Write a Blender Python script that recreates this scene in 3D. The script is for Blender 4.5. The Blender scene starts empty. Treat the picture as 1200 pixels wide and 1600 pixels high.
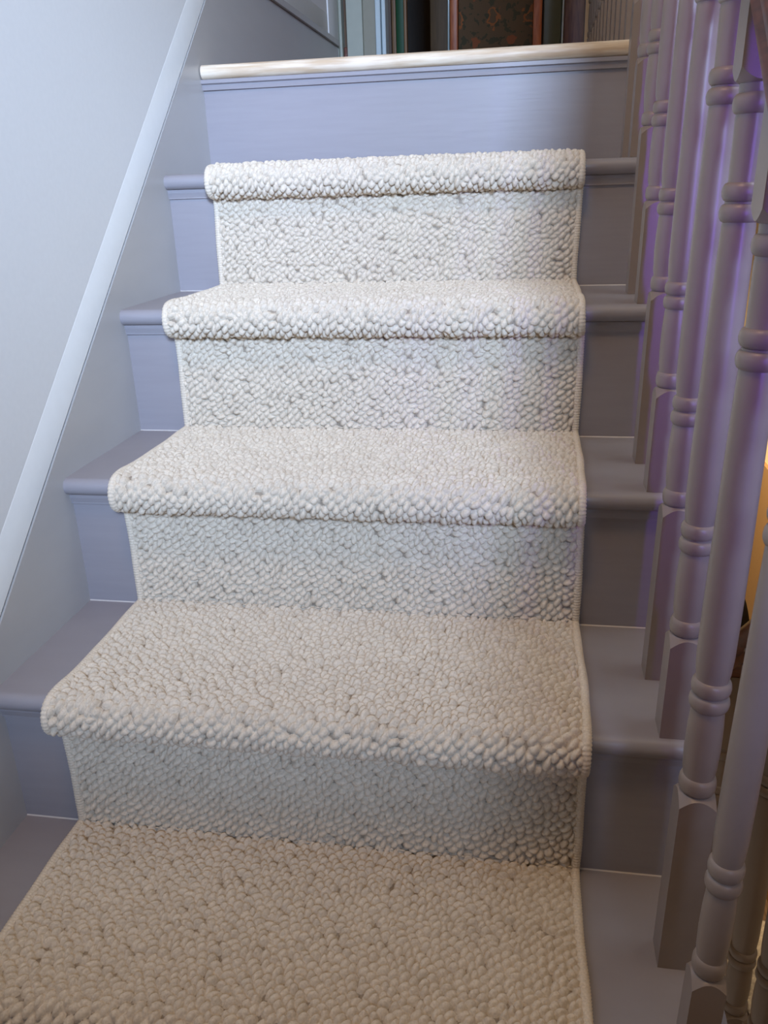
import bpy, bmesh, math, random
import numpy as np
from mathutils import Vector, Matrix
random.seed(7); rng = np.random.RandomState(11)
SC = bpy.context.scene; COL = SC.collection

# ------------------------------------------------------------------ camera
cd = bpy.data.cameras.new('camera'); cam = bpy.data.objects.new('camera', cd); COL.objects.link(cam)
F = Vector((-0.16356187, 0.91788319, -0.36157704)); R = Vector((0.98607757, 0.1632462, -0.03164954)); U = Vector((-0.0299755, 0.36171967, 0.93180489))
cam.matrix_world = Matrix(((R.x, U.x, -F.x, .5805), (R.y, U.y, -F.y, -.5843), (R.z, U.z, -F.z, .8125), (0, 0, 0, 1)))
cd.sensor_fit = 'HORIZONTAL'; cd.sensor_width = 36; cd.lens = 36 * 1302 / 1200; cd.clip_start = .02
SC.camera = cam

# ------------------------------------------------------------------ light, exposure
w = bpy.data.worlds.new('world'); SC.world = w; w.use_nodes = True
w.node_tree.nodes['Background'].inputs[0].default_value = (1, .80, .64, 1)
w.node_tree.nodes['Background'].inputs[1].default_value = .24
def area(name, loc, target, sx, sy, power, col, spread=180):
    l = bpy.data.lights.new(name, 'AREA'); l.shape = 'RECTANGLE'; l.size = sx; l.size_y = sy; l.energy = power; l.color = col; l.spread = math.radians(spread)
    o = bpy.data.objects.new(name, l); COL.objects.link(o); o.location = loc
    o.rotation_euler = (Vector(target) - Vector(loc)).to_track_quat('-Z', 'Y').to_euler(); return o
area('stairwell_window_light', (1.05, -2.0, 1.65), (-.05, 1.1, 1.02), .45, .45, 14.5, (.50, .68, 1.0), 52)
area('wall_fill_light', (1.7, .5, 2.6), (-.09, .7, 1.0), 1.0, 1.0, 6.5, (.80, .92, 1.0), 110)  # added soft fill that brightens the left wall and stringer
area('ceiling_lamp_light', (.30, -.45, 2.7), (.35, .2, 0), .3, .3, 11, (1.0, .64, .34))
area('hall_lamp_light', (1.30, 3.6, .4), (1.5, 3.4, -3), .4, .4, 42, (1.0, .78, .50))
area('violet_strip_light', (1.30, -1.2, .80), (.86, .7, .75), .07, .5, .62, (.26, .10, 1.0), 38)
vs = SC.view_settings; vs.view_transform = 'Standard'; vs.look = 'None'; vs.exposure = 0; vs.gamma = 1; vs.use_curve_mapping = False

# ------------------------------------------------------------------ materials
def srgb(r, g, b):
    f = lambda c: (c / 255 / 12.92) if c / 255 <= .04045 else ((c / 255 + .055) / 1.055) ** 2.4
    return (f(r), f(g), f(b), 1)
def mat(name, col, rough=.5, bump=0, scale=60, var=.06, stretch=(1, 1, 1), spec=.5, col2=None):
    m = bpy.data.materials.new(name); m.use_nodes = True; nt = m.node_tree; N = nt.nodes; L = nt.links
    b = N['Principled BSDF']; b.inputs['Roughness'].default_value = rough; b.inputs['Specular IOR Level'].default_value = spec
    tc = N.new('ShaderNodeTexCoord'); mp = N.new('ShaderNodeMapping'); mp.inputs['Scale'].default_value = stretch
    n = N.new('ShaderNodeTexNoise'); n.inputs['Scale'].default_value = scale; n.inputs['Detail'].default_value = 5
    L.new(tc.outputs['Object'], mp.inputs[0]); L.new(mp.outputs[0], n.inputs['Vector'])
    cr = N.new('ShaderNodeValToRGB'); c2 = col2 or tuple(c * (1 - var) for c in col[:3]) + (1,)
    cr.color_ramp.elements[0].position = .35; cr.color_ramp.elements[0].color = c2
    cr.color_ramp.elements[1].position = .65; cr.color_ramp.elements[1].color = col
    L.new(n.outputs['Fac'], cr.inputs[0]); L.new(cr.outputs[0], b.inputs['Base Color'])
    if bump:
        bp = N.new('ShaderNodeBump'); bp.inputs['Strength'].default_value = bump; bp.inputs['Distance'].default_value = .002
        L.new(n.outputs['Fac'], bp.inputs['Height']); L.new(bp.outputs[0], b.inputs['Normal'])
    return m
M = {}
M['paint'] = mat('taupe_satin_paint', srgb(154, 150, 155), .38, .12, 30, .04, (.35, 1, 4))
M['baluster'] = mat('baluster_satin_paint', srgb(150, 138, 131), .36, .05, 40, .04)
M['wall'] = mat('pale_wall_paint', srgb(224, 225, 224), .6, .05, 120, .02)
M['cap'] = mat('pale_gloss_trim', srgb(228, 230, 228), .35, .03, 60, .02)
M['stringer'] = mat('stringer_paint', srgb(184, 182, 180), .32, .05, 30, .03, (1, .3, 1))
M['caulk'] = mat('caulk', srgb(205, 200, 196), .5)
M['pine'] = mat('bare_pine', srgb(240, 226, 204), .45, .25, 9, 0, (1.2, 14, 14), col2=srgb(208, 184, 154))
M['rail'] = mat('red_brown_wood', srgb(122, 66, 44), .35, .15, 14, 0, (8, 1, 8), col2=srgb(84, 40, 26))
M['cream'] = mat('cream_wall', srgb(232, 212, 170), .7, .05, 90, .03)
M['ochre'] = mat('ochre_wall', srgb(158, 122, 76), .7, .05, 90, .05)
M['ceil'] = mat('ceiling_paint', srgb(222, 222, 220), .8)
M['sage'] = mat('sage_paint', srgb(176, 182, 170), .5, .04, 50, .04)
M['sage2'] = mat('olive_grey_paint', srgb(150, 148, 132), .5, .04, 50, .04)
M['paleblue'] = mat('pale_blue_paint', srgb(196, 214, 220), .4, .03, 50, .03)
M['brown'] = mat('brown_wood', srgb(108, 78, 50), .5, .1, 14, 0, (8, 8, 1), col2=srgb(80, 56, 36))
M['dark'] = mat('dark_brown', srgb(70, 60, 50), .6, .1, 14, .2, (8, 8, 1))
M['olive'] = mat('olive_brown', srgb(92, 72, 44), .6, .1, 14, .2, (8, 8, 1))
M['green'] = mat('deep_green_paint', srgb(16, 84, 44), .5)
M['tan'] = mat('tan_wood', srgb(160, 124, 88), .5, .1, 14, .2, (8, 8, 1))
M['orange'] = mat('orange_wood', srgb(196, 118, 74), .4, .1, 14, 0, (8, 8, 1), col2=srgb(170, 92, 52))
M['greygreen'] = mat('grey_green_glass_panel', srgb(86, 92, 76), .3)
M['glassedge'] = mat('pale_glass_edge', srgb(176, 196, 196), .2)
M['black'] = mat('black_cloth', srgb(24, 22, 26), .9, .3, 200, .3)
M['leather'] = mat('orange_brown_leather', srgb(150, 84, 48), .5, .3, 80, .2)
M['cupboard'] = mat('cream_cupboard', srgb(222, 212, 172), .5, .04, 50, .05)
M['board'] = mat('floor_wood', srgb(150, 120, 90), .5, .1, 12, 0, (10, 1, 1), col2=srgb(112, 84, 58))
# floral folk pattern: orange blossoms on a muddy brown ground
def floral():
    m = bpy.data.materials.new('floral_cloth'); m.use_nodes = True; nt = m.node_tree; N = nt.nodes; L = nt.links
    b = N['Principled BSDF']; b.inputs['Roughness'].default_value = .8
    tc = N.new('ShaderNodeTexCoord'); sp = N.new('ShaderNodeSeparateXYZ'); L.new(tc.outputs['Object'], sp.inputs[0])
    def mth(op, a, c=None):
        n = N.new('ShaderNodeMath'); n.operation = op
        for i, v in enumerate((a, c)):
            if v is None: continue
            if isinstance(v, (int, float)): n.inputs[i].default_value = v
            else: L.new(v, n.inputs[i])
        return n.outputs[0]
    nz = N.new('ShaderNodeTexNoise'); nz.inputs['Scale'].default_value = 34; nz.inputs['Detail'].default_value = 4; L.new(tc.outputs['Object'], nz.inputs['Vector'])
    def blossoms(ox, oz, per, rad):
        fx = mth('SUBTRACT', mth('FRACT', mth('DIVIDE', mth('ADD', sp.outputs[0], ox), per)), .5)
        fz = mth('SUBTRACT', mth('FRACT', mth('DIVIDE', mth('ADD', sp.outputs[2], oz), rad)), .5)
        d = mth('SQRT', mth('ADD', mth('MULTIPLY', fx, fx), mth('MULTIPLY', fz, fz)))
        d = mth('ADD', d, mth('MULTIPLY', mth('SUBTRACT', nz.outputs['Fac'], .5), .5))
        return d
    d1 = blossoms(-.405 + .5 * .145, -1.4475 + .5 * .175, .145, .175); d2 = blossoms(-.3325 + .5 * .145, -1.36 + .5 * .175, .145, .175)
    def mix(f, a, bb):
        n = N.new('ShaderNodeMix'); n.data_type = 'RGBA'; L.new(f, n.inputs[0])
        for k, v in ((6, a), (7, bb)):
            if isinstance(v, tuple): n.inputs[k].default_value = v
            else: L.new(v, n.inputs[k])
        return n.outputs[2]
    ring = mth('LESS_THAN', mth('ABSOLUTE', mth('SUBTRACT', d1, .15)), .035)
    blob = mth('LESS_THAN', d2, .10)
    leaf = mth('GREATER_THAN', nz.outputs['Fac'], .56)
    c = mix(leaf, srgb(98, 78, 54), srgb(70, 66, 46)); c = mix(ring, c, srgb(150, 92, 50)); c = mix(blob, c, srgb(140, 82, 50))
    L.new(c, b.inputs['Base Color']); return m
M['floral'] = floral()
def wool(name, base, low_tone):
    m = bpy.data.materials.new(name); m.use_nodes = True; nt = m.node_tree; N = nt.nodes; L = nt.links
    b = N['Principled BSDF']; b.inputs['Roughness'].default_value = .95; b.inputs['Specular IOR Level'].default_value = .15
    b.inputs['Sheen Weight'].default_value = .1; b.inputs['Sheen Roughness'].default_value = .6
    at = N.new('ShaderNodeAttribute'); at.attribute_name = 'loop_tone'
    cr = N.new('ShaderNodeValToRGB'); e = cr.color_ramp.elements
    e[0].position = 0; e[0].color = low_tone; e[1].position = 1; e[1].color = base
    mid = e.new(.12); mid.color = tuple((a * .2 + c * .8) for a, c in zip(low_tone[:3], base[:3])) + (1,)
    tc = N.new('ShaderNodeTexCoord'); n = N.new('ShaderNodeTexNoise'); n.inputs['Scale'].default_value = 420; n.inputs['Detail'].default_value = 3
    L.new(tc.outputs['Object'], n.inputs['Vector']); L.new(at.outputs['Fac'], cr.inputs[0])
    mx = N.new('ShaderNodeMix'); mx.data_type = 'RGBA'; mx.blend_type = 'MULTIPLY'; mx.inputs[0].default_value = 1
    mr = N.new('ShaderNodeMapRange'); mr.inputs[1].default_value = .3; mr.inputs[2].default_value = .7; mr.inputs[3].default_value = .84; mr.inputs[4].default_value = 1.06
    L.new(n.outputs['Fac'], mr.inputs[0]); L.new(cr.outputs[0], mx.inputs[6]); L.new(mr.outputs[0], mx.inputs[7]); L.new(mx.outputs[2], b.inputs['Base Color'])
    bp = N.new('ShaderNodeBump'); bp.inputs['Strength'].default_value = .5; bp.inputs['Distance'].default_value = .0012
    L.new(n.outputs['Fac'], bp.inputs['Height']); L.new(bp.outputs[0], b.inputs['Normal']); return m
M['wool'] = wool('oatmeal_loop_wool', srgb(230, 217, 197), srgb(112, 98, 84))  # darker end colours in the crease shade between loops
M['binding'] = wool('whipped_yarn', srgb(230, 217, 197), srgb(190, 176, 156))

# ------------------------------------------------------------------ helpers
def link(name, me, m=None, parent=None, smooth=False, **props):
    o = bpy.data.objects.new(name, me); COL.objects.link(o)
    if m is not None: me.materials.append(m)
    if smooth: me.shade_smooth()
    if parent is not None: o.parent = parent
    for k, v in props.items(): o[k] = v
    return o
def obj(name, bm, m, parent=None, smooth=False, **props):
    me = bpy.data.meshes.new(name); bmesh.ops.recalc_face_normals(bm, faces=bm.faces); bm.to_mesh(me); bm.free()
    return link(name, me, m, parent, smooth, **props)
def empty(name, loc=(0, 0, 0), **props):
    o = bpy.data.objects.new(name, None); COL.objects.link(o); o.location = loc; o.empty_display_size = .1
    for k, v in props.items(): o[k] = v
    return o
def box(bm, x0, x1, y0, y1, z0, z1, bev=0):
    g = bmesh.ops.create_cube(bm, size=1); vs_ = g['verts']
    for v in vs_: v.co = Vector(((x0 + x1) / 2 + v.co.x * (x1 - x0), (y0 + y1) / 2 + v.co.y * (y1 - y0), (z0 + z1) / 2 + v.co.z * (z1 - z0)))
    if bev:
        es = list({e for v in vs_ for e in v.link_edges}); bmesh.ops.bevel(bm, geom=es, offset=bev, segments=2, profile=.5, affect='EDGES')
def B(*a, bev=0):
    bm = bmesh.new(); box(bm, *a, bev=bev); return bm
def prism_x(pts, x0, x1):             # profile in (y, z) swept along x
    bm = bmesh.new(); a = [bm.verts.new((x0, y, z)) for y, z in pts]; b = [bm.verts.new((x1, y, z)) for y, z in pts]; n = len(pts)
    bm.faces.new(a); bm.faces.new(b[::-1])
    for i in range(n): bm.faces.new((a[i], b[i], b[(i + 1) % n], a[(i + 1) % n]))
    return bm
def arcpts(cy, cz, r, a0, a1, n): return [(cy + r * math.cos(math.radians(a0 + (a1 - a0) * i / n)), cz + r * math.sin(math.radians(a0 + (a1 - a0) * i / n))) for i in range(n + 1)]
def auto(o, ang=35):
    o.data.shade_smooth(); o.data.set_sharp_from_angle(angle=math.radians(ang)); return o

# ------------------------------------------------------------------ measured stair geometry
H = .21329; G = .24479; S = H / G
XL = -.0914; XR = .802; XB = .7426; TH = .026; NS = .021
YN = [-.0128, .2343, .4843, .7364, .9836, 1.2261]      # nosing fronts
YR = [.0067, .2539, .5039, .7560, 1.0031, 1.2417]      # riser faces
ZT = [.0098, .2185, .4264, .6379, .8489, 1.0577]       # tread tops
ZH = -.2035                                             # half landing
ZF = -2.55                                              # hall floor

# ------------------------------------------------------------------ room shell
def struct(name, bm, m, parent=None): return obj(name, bm, m, parent, kind='structure')
_o = 1.2705 - S * 1.405 + .04
struct('wall_left', prism_x([(-2.8, ZH - .3), (-.14, ZH - .3), (-.14, -.14 * S + _o), (1.38, 1.38 * S + _o), (1.42, 1.30), (2.60, 1.30), (2.60, 3.5), (-2.8, 3.5)], -.25, -.0930), M['wall'])
struct('wall_left_gap_shade', B(-.25, -.13, -.14, 2.60, ZH - .3, 1.31), M['dark'])  # dark colour stands in for shade inside the gap under the trim
struct('wall_right', B(1.86, 2.0, -2.8, 5.4, -.62, 3.5), M['cream'])
struct('wall_right_lower', B(1.84, 2.0, -.1, 5.4, ZF, -.62), M['ochre'])
struct('wall_back', B(-.25, 2.0, -2.9, -2.8, ZH - .3, 3.5), M['wall'])
struct('wall_far', B(.80, 2.0, 5.4, 5.5, ZF, 3.5), M['cream'])
struct('ceiling', B(-.25, 2.0, -2.9, 5.5, 3.5, 3.6), M['ceil'])
struct('floor', B(-.25, 2.0, -2.9, .0, ZH - .2, ZH), M['board'])
struct('floor_landing', B(-.25, XR, 1.262, 5.4, .86, 1.0577), M['board'])
struct('floor_hall', B(-.25, 2.0, 1.3, 5.5, ZF - .1, ZF), M['board'])
struct('wall_partition', B(-.25, .80, 3.0, 3.08, ZF, .86), M['ochre'])
struct('wall_landing_far', B(-.35, -.09, 2.60, 2.68, 1.0577, 3.5), M['sage'])
struct('wall_room', B(-.4, .80, 4.6, 4.7, 1.0577, 3.5), M['dark'])
struct('wall_room_left', B(-.5, -.4, 2.68, 4.7, 1.0577, 3.5), M['dark'])

# raking trim strip over the stringer, level over the landing
TL = [(-1.6, -1.348), (1.405, 1.2705), (2.46, 1.2705)]   # lower edge of the trim
def strip_poly(lower, hgt, x0, x1):
    bm = bmesh.new(); fr, bk = [], []
    up = []
    for i, (y, z) in enumerate(lower): up.append((y, z + hgt) if i != 1 else (y - .012, z + hgt * .8))
    P = lower + up[::-1]
    a = [bm.verts.new((x0, y, z)) for y, z in P]; b = [bm.verts.new((x1, y, z)) for y, z in P]; n = len(P)
    bm.faces.new(a); bm.faces.new(b[::-1])
    for i in range(n): bm.faces.new((a[i], b[i], b[(i + 1) % n], a[(i + 1) % n]))
    return bm
bm = strip_poly([(y, z + .0065) for y, z in TL], .072, -.128, -.0925)
bmesh.ops.bevel(bm, geom=bm.edges[:], offset=.0012, segments=2, profile=.5, affect='EDGES')
auto(struct('trim_1', bm, M['cap']))
auto(struct('trim_2', B(-.108, -.088, 2.455, 2.60, 1.29, 3.1, bev=.004), M['cap']))     # architrave at the end of the wall
struct('baseboard_left', prism_x([(1.262, 1.0577), (1.262, 1.262 * S + 1.2705 - S * 1.405), (1.404, 1.2690), (2.60, 1.2690), (2.60, 1.0577)], -.128, -.0914), M['stringer'])
struct('trim_3', prism_x([(1.41, 1.2700), (2.585, 1.2700), (2.585, 1.2860), (1.41, 1.2860)], -.099, -.082), M['stringer'])

# ------------------------------------------------------------------ staircase (upper flight)
stair = empty('staircase', (.35, 0, ZH), label='upper flight of taupe painted wooden stairs under the cream carpet runner', category='staircase')
def PS(name, bm, m, **k):
    o = obj(name, bm, m, None, **k); o.parent = stair; o.matrix_parent_inverse = Matrix.Translation((-.35, 0, -ZH)); return o
for k in range(5):
    yf, zt, yb = YN[k], ZT[k], YR[k + 1] + .004
    prof = arcpts(yf + TH / 2, zt - TH / 2, TH / 2, 90, 270, 12) + [(yb, zt - TH), (yb, zt)]
    auto(PS('tread', prism_x(prof, XL, XR), M['paint']))
    zb = (ZT[k - 1] if k else ZH)
    PS('riser', B(XL, XR - .016, YR[k], YR[k] + .012, zb, zt - TH), M['paint'])
    y0 = YR[k]; z1 = zt - TH
    mp = [(y0 + .002, z1 - .0005), (y0 - .007, z1 - .0005), (y0 - .0065, z1 - .006), (y0 - .004, z1 - .014), (y0 - .004, z1 - .0165), (y0 + .002, z1 - .0165)]
    PS('scotia_moulding', prism_x(mp, XL, XR - .016), M['paint'])
    bd = [(yb - .004 - .0014, zt), (yb - .0039, zt + .0016), (yb - .003, zt)]
    if k < 4 or True:
        PS('caulk_bead', prism_x(bd, XL, XR - .02), M['caulk'], label='thin pale line of caulk at the back of a tread')
# top riser, its two-step moulding and the bare pine landing nosing
PS('riser', B(XL, XR - .016, YR[5], YR[5] + .02, ZT[4], ZT[5] - .028), M['paint'])
y0, z1 = YR[5], ZT[5] - .0275
PS('scotia_moulding', prism_x([(y0 + .002, z1), (y0 - .012, z1), (y0 - .012, z1 - .007), (y0 - .007, z1 - .009), (y0 - .006, z1 - .019), (y0 + .002, z1 - .019)], XL, XR - .016), M['paint'])
auto(PS('landing_nosing', prism_x(arcpts(YN[5] + .0135, ZT[5] - .0135, .0137, 90, 270, 12) + [(1.30, ZT[5] - .027), (1.30, ZT[5] + .0002)], XL + .002, XB + .012), M['pine'], label='bare pale wood nosing along the top landing edge'))
# stringers
def rk(y, off): return S * y + off
yb0 = -.35
st = [(-.45, ZH), (-.45, ZH + .02), (-.35, ZH + .12)]
lowoff = 1.2705 - S * 1.405
P = [(-.12, ZH), (-.12, -.12 * S + lowoff), (1.405, 1.2695), (1.262, 1.2695), (1.262, 1.0577), (1.262, .80), (.02, ZH)]
P = [(-.12, ZH), (-.12, -.12 * S + lowoff), (1.262, 1.262 * S + lowoff), (1.262, .80), (.05, ZH)]
PS('stringer', prism_x(P, -.128, XL), M['stringer'], label='taupe painted wall stringer down the left side')
saw = []
for k in range(5): saw += [(YR[k] + .012, ZT[k] - TH - (H if k else H) + (0)), (YR[k] + .012, ZT[k] - TH)]
saw[0] = (YR[0] + .012, ZH)
saw += [(YR[5], ZT[4] - TH), (YR[5], ZT[5] - .03), (1.30, ZT[5] - .03), (1.30, .80), (.14, ZH)]
PS('stringer', prism_x(saw, XR - .018, XR - .002), M['baluster'], label='cut outer stringer under the balusters')
PS('soffit', prism_x([(.14, ZH), (1.30, .80), (1.30, .79), (.15, ZH - .01)], XL, XR - .018), M['ceil'])

# ------------------------------------------------------------------ turned balusters
def lathe(bm, prof, seg=20, cx=0, cy=0):
    rings = []
    for r, z in prof: rings.append([bm.verts.new((cx + r * math.cos(2 * math.pi * i / seg), cy + r * math.sin(2 * math.pi * i / seg), z)) for i in range(seg)])
    for a, b in zip(rings, rings[1:]):
        for i in range(seg): bm.faces.new((a[i], a[(i + 1) % seg], b[(i + 1) % seg], b[i]))
    bm.faces.new(rings[0][::-1]); bm.faces.new(rings[-1])
def bead(z, r, hh, rin, n=6): return [(rin + (r - rin) * math.sin(math.pi * i / n), z - hh * math.cos(math.pi * i / n)) for i in range(n + 1)]
def block(bm, h, z0, z1, top):        # square block whose turned end leaves four points (lamb's tongue)
    n = 8; rows = []
    # perimeter points of the square, 8 per side
    per = []
    for s in range(4):
        for i in range(n):
            t = -1 + 2 * i / n
            per.append([(t, -1), (1, t), (-t, 1), (-1, -t)][s])
    ch = .0022
    def pt(px, py):
        x, y = px * h, py * h
        return x, y
    d = 1 if top else -1
    ze, zo = (z1, z0) if top else (z0, z1)
    a = [bm.verts.new((*pt(*q), zo)) for q in per]
    # shoulder: the face edge dips at the middle of each face, the corners stand up
    sh = []
    for q in per:
        rr = math.hypot(*q); lift = (rr - 1) / (math.sqrt(2) - 1)
        sh.append(bm.verts.new((*pt(*q), ze - d * .010 * lift - d * .001)))
    rn = [bm.verts.new((q[0] / math.hypot(*q) * h * .86, q[1] / math.hypot(*q) * h * .86, ze + d * .0005)) for q in per]
    N_ = len(per)
    for A, C in ((a, sh), (sh, rn)):
        for i in range(N_): bm.faces.new((A[i], A[(i + 1) % N_], C[(i + 1) % N_], C[i]))
    bm.faces.new(a); bm.faces.new(rn)
RB = .0186
def baluster_mesh(zb, zt, half=.0180, sc=1.0):
    """origin at pitch height; zb / zt = lower and upper end relative to the pitch line"""
    bm = bmesh.new(); h = half * sc
    block(bm, h, zb, .1126, True); block(bm, h, .655, zt, False)
    k = sc
    pr = [(.0140 * k, .1126)] + bead(.1235, RB * .98 * k, .0095, .0150 * k) + [(.0150 * k, .134), (.0163 * k, .142), (.0172 * k, .165), (.0168 * k, .19), (.0158 * k, .207), (.0150 * k, .211)]
    pr += bead(.2195, RB * 1.02 * k, .008, .0150 * k) + bead(.2365, RB * k, .008, .0150 * k)
    pr += [(.0152 * k, .247), (.0162 * k, .252), (.0172 * k, .27), (.0174 * k, .31), (.0172 * k, .36), (.0165 * k, .43), (.0157 * k, .5), (.0150 * k, .537), (.0145 * k, .5405)]
    pr += bead(.5485, RB * 1.0 * k, .008, .0145 * k) + [(.0147 * k, .558)] + bead(.5665, RB * .98 * k, .008, .0140 * k)
    pr += [(.0138 * k, .577), (.0142 * k, .60), (.0145 * k, .625), (.0140 * k, .630)] + bead(.6385, RB * .98 * k, .0085, .0140 * k) + [(.0142 * k, .648), (.0142 * k, .656)]
    lathe(bm, pr, 28)
    return bm
bal = empty('balustrade', (XB + .0172, 0, 0), label='near row of taupe turned balusters under a red-brown handrail', category='balustrade')
def under(root, o):
    o.parent = root; o.matrix_parent_inverse = Matrix.Translation(root.location).inverted(); return o
TOPH = .80
meshcache = {}
def put_baluster(root, x, y, zbase, zpitch, top=TOPH, sc=1.0, m='baluster', cache=None):
    key = (round(zbase - zpitch, 3), top, sc)
    if key in meshcache: me = meshcache[key]
    else:
        bm = baluster_mesh(zbase - zpitch, top, sc=sc); bmesh.ops.recalc_face_normals(bm, faces=bm.faces)
        me = bpy.data.meshes.new('baluster'); bm.to_mesh(me); bm.free(); me.materials.append(M[m]); me.shade_smooth(); me.set_sharp_from_angle(angle=math.radians(38)); meshcache[key] = me
    o = bpy.data.objects.new('baluster', me); COL.objects.link(o); o.location = (x, y, zpitch); return under(root, o)
XC = XB + .0190
for k in range(5):
    yf = YN[k] + .004
    for d in (.0087 + .0172, .1301 + .0172):
        b_ = put_baluster(bal, XC - .001, yf + d, ZT[k], S * (yf + d) + .003); b_.rotation_euler.y = .014     # the row leans out a little at the rail
        if k == 0 and d < .05: b_.location.x -= .001; b_.rotation_euler.y = .021; b_.scale = (.84, .84, 1)
yy = 1.2435
while yy < 2.6:
    yb_ = yy + .012; zr = min(yb_ * S + .79, 1.965) if yb_ < 1.33 else 1.972
    put_baluster(bal, XC, yb_, ZT[5], ZT[5] + .08, top=round(zr - ZT[5] - .08, 3)); yy += .122
# handrail: rounded section swept up the pitch, then level
def sweep_yz(path, sec, xc):          # section in (x, normal)
    bm = bmesh.new(); rings = []
    for i, (y, z) in enumerate(path):
        a = path[max(i - 1, 0)]; b = path[min(i + 1, len(path) - 1)]; t = Vector((0, b[0] - a[0], b[1] - a[1])).normalized(); n = Vector((0, -t.z, t.y))
        rings.append([bm.verts.new(Vector((xc + sx, y, z)) + n * sn) for sx, sn in sec])
    for A, C in zip(rings, rings[1:]):
        for i in range(len(sec)): bm.faces.new((A[i], A[(i + 1) % len(sec)], C[(i + 1) % len(sec)], C[i]))
    bm.faces.new(rings[0]); bm.faces.new(rings[-1][::-1]); return bm
sec = [(-.024, 0), (-.024, .012), (-.018, .02), (-.029, .03), (-.031, .042), (-.024, .054), (0, .06), (.024, .054), (.031, .042), (.029, .03), (.018, .02), (.024, .012), (.024, 0)]
hp = [(-.26, -.26 * S + .784), (1.15, 1.15 * S + .784), (1.25, 1.25 * S + .784 + .0), (1.33, 1.058 + .91), (2.6, 1.058 + .91)]
o = obj('handrail', sweep_yz(hp, sec, XC), M['rail'], label='red-brown wooden handrail'); under(bal, auto(o, 50))
bm = bmesh.new(); box(bm, XC - .04, XC + .04, -.36, -.28, ZH, .62, bev=.004); box(bm, XC - .05, XC + .05, -.37, -.27, .62, .64, bev=.004)
bmesh.ops.create_uvsphere(bm, u_segments=20, v_segments=12, radius=.036, matrix=Matrix.Translation((XC, -.32, .672)))
under(bal, auto(obj('newel_post', bm, M['baluster'])))

# ------------------------------------------------------------------ lower flight beyond the well
LX0, LX1 = .905, 1.832; LY = .058
low = empty('lower_staircase', (1.4, LY, ZF), label='lower flight of painted stairs going down beyond the balusters', category='staircase')
for k in range(1, 11):
    yf = LY + G * k; zt = ZH - H * k
    prof = arcpts(-(yf) + TH / 2, zt - TH / 2, TH / 2, 90, 270, 8) + [(-(yf - G) + .02, zt - TH), (-(yf - G) + .02, zt)]
    prof = [(-a, b) for a, b in prof]
    under(low, auto(obj('tread', prism_x(prof, LX0, LX1), M['baluster'])))
    under(low, obj('riser', B(LX0, LX1, yf - G - .032, yf - G - .02, zt, zt + H - TH), M['baluster']))
under(low, obj('riser', B(LX0, LX1, LY + G * 10 - .032, LY + G * 10 - .02, ZF, ZH - H * 10 - TH), M['baluster']))
P = [(-.02, ZH + .03), (LY + 2.55, ZH - 2.55 * S + .03), (LY + 2.55, ZF), (LY + 2.2, ZF), (-.02, ZH - .32)]
under(low, obj('stringer', prism_x(P, LX0 - .0, LX0 + .03), M['baluster'], label='stringer carrying the lower balusters'))
lb = empty('lower_balustrade', (.94, 0, ZH), label='olive-lit turned balusters of the lower flight, beyond the near row', category='balustrade')
LB0 = -.153
LCX = .94
i0 = .451
for j in range(-2, 15):
    y = i0 + .1224 * j
    zp = LB0 - S * y
    put_baluster(lb, LCX, y, zp - .0 + .035 - .0, zp, top=.80, sc=1.12)
lhp = [(.10, LB0 - S * .10 + .784), (2.45, LB0 - S * 2.45 + .784)]
under(lb, auto(obj('handrail', sweep_yz(lhp, sec, LCX), M['rail'], label='red-brown wooden handrail'), 50))
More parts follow.
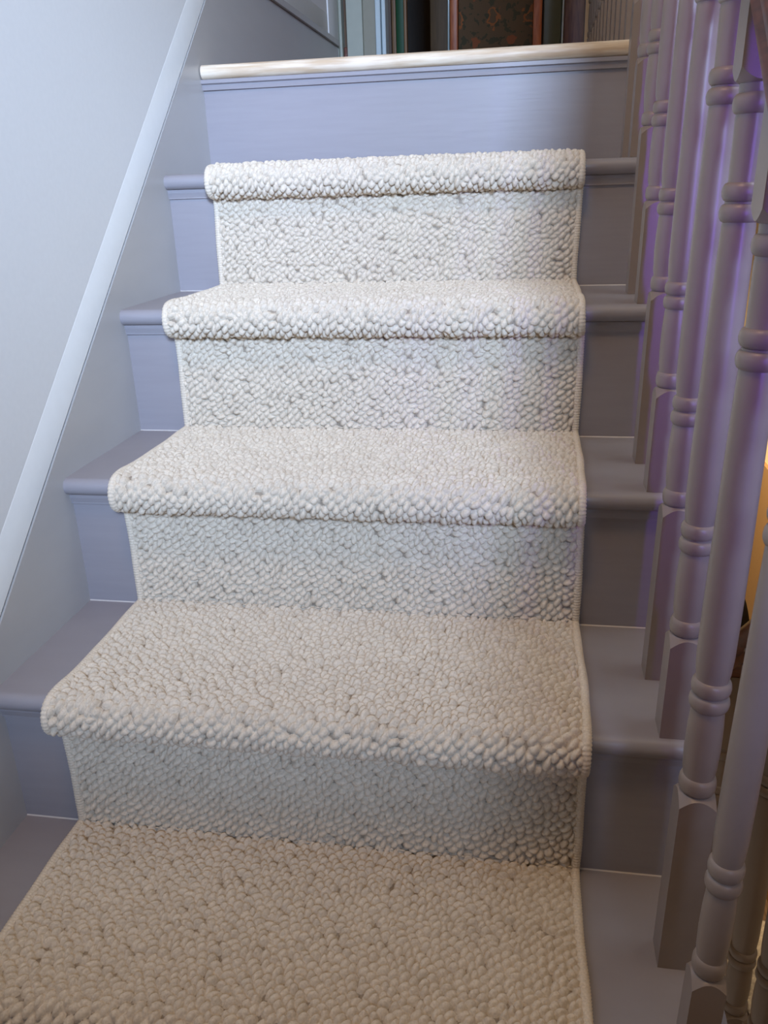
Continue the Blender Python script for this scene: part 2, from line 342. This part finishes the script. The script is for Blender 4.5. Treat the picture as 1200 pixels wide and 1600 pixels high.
# ------------------------------------------------------------------ carpet runner: looped pile as a height field along the stair path
def smooth_path(pts, it=2):
    P = [np.array(q, float) for q in pts]
    for _ in range(it):
        Q = [P[0]]
        for a, b in zip(P, P[1:]): Q += [a * .75 + b * .25, a * .25 + b * .75]
        Q.append(P[-1]); P = Q
    return np.array(P)
def resample(P, ds):
    d = np.r_[0, np.cumsum(np.hypot(*np.diff(P, axis=0).T))]; n = int(d[-1] / ds); s = np.linspace(0, d[-1], n + 1)
    return np.c_[np.interp(s, d, P[:, 0]), np.interp(s, d, P[:, 1])], s
def pile_field(Xg, Sg, ang=39, pu=.0120, pv=.0092, seed=3):
    r = np.random.RandomState(seed); ca, sa = math.cos(math.radians(ang)), math.sin(math.radians(ang))
    u = Xg * ca + Sg * sa; v = -Xg * sa + Sg * ca
    # ropes wander a little
    v = v + .0012 * np.sin(u * 90 + 1.3) + .0010 * np.sin(u * 41 + v * 60); u = u + .0012 * np.sin(v * 130)
    i = np.floor(u / pu).astype(int); j = np.floor(v / pv).astype(int); imin, jmin = i.min() - 4, j.min() - 4
    nI, nJ = i.max() - imin + 5, j.max() - jmin + 5
    su = (np.arange(nI)[:, None] + imin + .5 + r.uniform(-.38, .38, (nI, nJ)) + r.uniform(0, 1, (1, nJ))) * pu
    sv = (np.arange(nJ)[None, :] + jmin + .5 + r.uniform(-.13, .13, (nI, nJ))) * pv
    drop = r.uniform(size=(nI, nJ)) < .0; su = np.where(drop, 1e3, su)
    amp = r.uniform(.74, 1.10, (nI, nJ)); tone = r.uniform(.5, 1, (nI, nJ)); 
    ru = r.uniform(.60, .84, (nI, nJ)) * pu; rv = r.uniform(.58, .70, (nI, nJ)) * pv; tl = r.uniform(-.35, .35, (nI, nJ))
    I = (i - imin, j - jmin); Q1 = np.full(u.shape, -1.); Q2 = Q1.copy(); A1 = np.ones(u.shape); T1 = np.full(u.shape, .5)
    for dj in (-1, 0, 1):
        for di in (-2, -1, 0, 1, 2):
            a = I[0] + di; b = I[1] + dj
            du = u - su[a, b]; dv = v - sv[a, b] - tl[a, b] * np.clip(du, -1, 1)
            q = 1 - (du / ru[a, b]) ** 2 - (dv / rv[a, b]) ** 2
            near = q > Q1
            Q2 = np.where(near, Q1, np.maximum(Q2, q)); Q1 = np.where(near, q, Q1); A1 = np.where(near, amp[a, b], A1); T1 = np.where(near, tone[a, b], T1)
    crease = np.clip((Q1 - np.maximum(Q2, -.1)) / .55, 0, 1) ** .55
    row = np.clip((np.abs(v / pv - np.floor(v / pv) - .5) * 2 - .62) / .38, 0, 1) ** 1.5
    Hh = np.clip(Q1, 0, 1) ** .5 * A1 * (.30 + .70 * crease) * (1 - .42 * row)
    return Hh, T1 * np.clip(.06 + Hh / .60, 0, 1)          # shade in the creases between loops is put into the tone
def strip_mesh(name, Pxyz, tone, m, parent, **props):
    ns, nx = Pxyz.shape[:2]; me = bpy.data.meshes.new(name)
    idx = np.arange(ns * nx, dtype=np.int32).reshape(ns, nx)
    q = np.stack([idx[:-1, :-1], idx[:-1, 1:], idx[1:, 1:], idx[1:, :-1]], -1).reshape(-1, 4)
    me.vertices.add(ns * nx); me.vertices.foreach_set('co', Pxyz.reshape(-1).astype(np.float32))
    me.loops.add(q.size); me.loops.foreach_set('vertex_index', q.reshape(-1))
    me.polygons.add(len(q)); me.polygons.foreach_set('loop_start', np.arange(0, q.size, 4, dtype=np.int32))
    me.update(calc_edges=True)
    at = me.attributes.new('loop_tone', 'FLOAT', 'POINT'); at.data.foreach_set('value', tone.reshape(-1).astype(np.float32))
    me.polygons.foreach_set('use_smooth', np.ones(len(q), dtype=bool))
    return link(name, me, m, parent, **props)
def runner(root, pts, x0, x1, ds, hgt, seed, up_is_y=True, detail_edge=True):
    P, s = resample(smooth_path(pts), ds)
    t = np.gradient(P, axis=0); t /= np.hypot(t[:, 0], t[:, 1])[:, None]; n = np.c_[-t[:, 1], t[:, 0]]     # left of travel = outward
    nx = int((x1 - x0) / ds) + 1; X = np.linspace(0, x1 - x0, nx)
    Sg, Xg = np.meshgrid(s, X, indexing='ij')
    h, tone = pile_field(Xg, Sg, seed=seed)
    edge = np.clip(np.minimum(Xg, (x1 - x0) - Xg) / .009, 0, 1)
    hh = .0020 + hgt * h * np.clip(edge, .0, 1) ** .5
    hh[:, 0] = hh[:, -1] = -.003
    wob = .0016 * np.sin(s * 9) + .0010 * np.sin(s * 23 + 1)
    V = np.empty(Sg.shape + (3,)); V[..., 0] = x0 + Xg + wob[:, None]; V[..., 1] = P[:, 0][:, None] + n[:, 0][:, None] * hh; V[..., 2] = P[:, 1][:, None] + n[:, 1][:, None] * hh
    off = np.array(root.location)
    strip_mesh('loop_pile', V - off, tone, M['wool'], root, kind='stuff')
    # whipped edges: round cord with raised stitches
    for side in (0, 1):
        pp, ss = resample(smooth_path(pts), .0011 if detail_edge else .003); tt = np.gradient(pp, axis=0); tt /= np.hypot(tt[:, 0], tt[:, 1])[:, None]; nn = np.c_[-tt[:, 1], tt[:, 0]]
        m_ = 9; an = np.linspace(0, 2 * np.pi, m_)
        rr = .0048 + .0011 * np.abs(np.sin(ss * math.pi / .0042)) + .0003 * np.sin(ss * 60)
        w2 = .0016 * np.sin(ss * 9) + .0010 * np.sin(ss * 23 + 1)
        E = np.empty((len(ss), m_, 3)); cx = (x0 if side == 0 else x1)
        E[..., 0] = cx + w2[:, None] + rr[:, None] * np.cos(an)[None] * 1.05; q_ = .0035 + rr[:, None] * np.sin(an)[None]
        E[..., 1] = pp[:, 0][:, None] + nn[:, 0][:, None] * q_; E[..., 2] = pp[:, 1][:, None] + nn[:, 1][:, None] * q_
        strip_mesh('edge_binding', E - off, rng.uniform(.6, 1, E.shape[:2]), M['binding'], root)
run = empty('carpet_runner', (.33, 0, ZH), label='chunky cream looped wool stair runner with whipped edges, down the middle of the upper flight', category='carpet')
pts = [(YR[0] - .006, ZH + .006)]
for k in range(5):
    yf, zt, yr = YN[k], ZT[k], YR[k]
    b = .004
    zlow = zt - TH - .016
    pts += [(yr - b, zlow - .03), (yr - b, zlow), (yr - b - .004, zlow + .006), (yf - .010, zlow + .006), (yf - .021, zlow + .016), (yf - .022, zt - .010), (yf - .012, zt + .004), (yf + .012, zt + b + .003), (yf + .05, zt + b)]
    yb = YR[k + 1] - b
    if k < 4: pts += [(yb - .016, zt + b), (yb - .001, zt + b + .001), (yb, zt + b + .018)]
    else: pts += [(yb - .02, zt + b)]
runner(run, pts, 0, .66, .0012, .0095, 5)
lrun = empty('lower_carpet_runner', (1.42, 1, ZF), label='ochre-lit looped stair runner on the lower flight beyond the balusters', category='carpet')
lp = [(LY - .5, ZH + .005)]
for k in range(0, 10):
    yf = LY + G * k; zt = ZH - H * k
    lp += [(yf - .05, zt + .005), (yf - .012, zt + .007), (yf + .012, zt + .004), (yf + .022, zt - .010), (yf + .021, zt - .030), (yf + .008, zt - .038), (yf - .010, zt - .040), (yf - .015, zt - .05)]
    lp += [(yf - .015, zt - H + .02), (yf - .013, zt - H + .006), (yf + .004, zt - H + .005)]
lp = [(a, b) for a, b in lp]
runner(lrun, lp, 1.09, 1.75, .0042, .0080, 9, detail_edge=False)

# ------------------------------------------------------------------ doorway at the end of the landing
d1 = empty('door_1', (.3, 2.68, ZT[5]), kind='structure')
def D(name, bm, m): return under(d1, obj(name, bm, M[m]))
D('jamb', B(-.0895, -.081, 2.62, 2.70, 1.0577, 3.1), 'sage')
D('rebate', B(-.081, -.066, 2.665, 2.70, 1.0577, 3.1), 'brown')
D('keep', B(-.080, -.068, 2.64, 2.665, 1.235, 1.275, bev=.002), 'rail')
D('jamb_panel', B(-.066, -.010, 2.63, 2.70, 1.0577, 3.1, bev=.002), 'sage')
D('jamb_panel', B(-.010, .036, 2.64, 2.70, 1.0577, 3.1, bev=.002), 'sage2')
bm = B(.036, .054, 2.622, 2.70, 1.0577, 3.1, bev=.003); box(bm, .056, .070, 2.632, 2.70, 1.0577, 3.1, bev=.003)
D('architrave', bm, 'paleblue')
D('door_head', B(-.0895, .80, 2.62, 2.70, 3.1, 3.5), 'sage')
# ------------------------------------------------------------------ things in the dark room beyond
fb = empty('leaning_boards', (.02, 3.3, ZT[5]), label='tall deep green board between tan battens, just inside the doorway', category='board')
def Q(root, name, bm, m): return under(root, auto(obj(name, bm, M[m])))
Q(fb, 'batten', B(-.045, -.012, 3.30, 3.33, ZT[5], 2.9, bev=.003), 'brown')
Q(fb, 'batten', B(-.010, .007, 3.30, 3.33, ZT[5], 2.9, bev=.003), 'tan')
Q(fb, 'green_board', B(.008, .040, 3.30, 3.335, ZT[5], 2.9, bev=.002), 'green')
Q(fb, 'batten', B(.041, .053, 3.29, 3.33, ZT[5], 2.9, bev=.003), 'tan')
wd = empty('wardrobe', (.42, 3.5, ZT[5]), label='dark wardrobe with orange wood stiles around a faded floral panel', category='wardrobe')
Q(wd, 'carcass', B(.15, .77, 3.34, 3.80, ZT[5], 2.95), 'dark')
Q(wd, 'side_panel', B(.148, .220, 3.31, 3.338, ZT[5] + .02, 2.9, bev=.002), 'olive')
Q(wd, 'pale_edge', B(.221, .228, 3.295, 3.338, ZT[5] + .02, 2.9, bev=.001), 'glassedge')
Q(wd, 'stile', B(.231, .263, 3.28, 3.338, ZT[5], 2.92, bev=.005), 'orange')
Q(wd, 'floral_panel', B(.264, .563, 3.325, 3.338, ZT[5] + .02, 2.9), 'floral')
Q(wd, 'stile', B(.564, .599, 3.28, 3.338, ZT[5], 2.92, bev=.005), 'orange')
Q(wd, 'side_panel', B(.606, .676, 3.31, 3.338, ZT[5] + .02, 2.9, bev=.002), 'greygreen')
Q(wd, 'pale_edge', B(.678, .685, 3.295, 3.338, ZT[5] + .02, 2.9, bev=.001), 'glassedge')
Q(wd, 'side_panel', B(.687, .765, 3.31, 3.338, ZT[5] + .02, 2.9, bev=.002), 'brown')

# ------------------------------------------------------------------ hall below: cupboard and black bag
cb = empty('hall_cupboard', (1.6, 3.5, ZF), label='low cream cupboard with a plain top, in the hall seen past the balusters', category='cupboard')
Q(cb, 'top', B(1.30, 1.84, 3.30, 3.70, -1.745, -1.705, bev=.005), 'cupboard')
Q(cb, 'body', B(1.33, 1.82, 3.335, 3.68, ZF + .06, -1.745), 'cupboard')
Q(cb, 'plinth', B(1.35, 1.80, 3.36, 3.66, ZF, ZF + .06), 'brown')
Q(cb, 'door', B(1.34, 1.57, 3.318, 3.335, ZF + .08, -1.76, bev=.003), 'cupboard')
Q(cb, 'door', B(1.58, 1.81, 3.318, 3.335, ZF + .08, -1.76, bev=.003), 'cupboard')
kb = empty('black_bag', (1.65, 3.6, -1.705), label='black cloth bag standing on top of the hall cupboard', category='bag')
bm = bmesh.new(); bmesh.ops.create_icosphere(bm, subdivisions=3, radius=1)
for v in bm.verts:
    t = (v.co.z + 1) / 2; k = 1 - .55 * t
    v.co = Vector((1.715 + v.co.x * .12 * k, 3.60 + v.co.y * .05, -1.705 + t * .50))
Q(kb, 'body', bm, 'black')
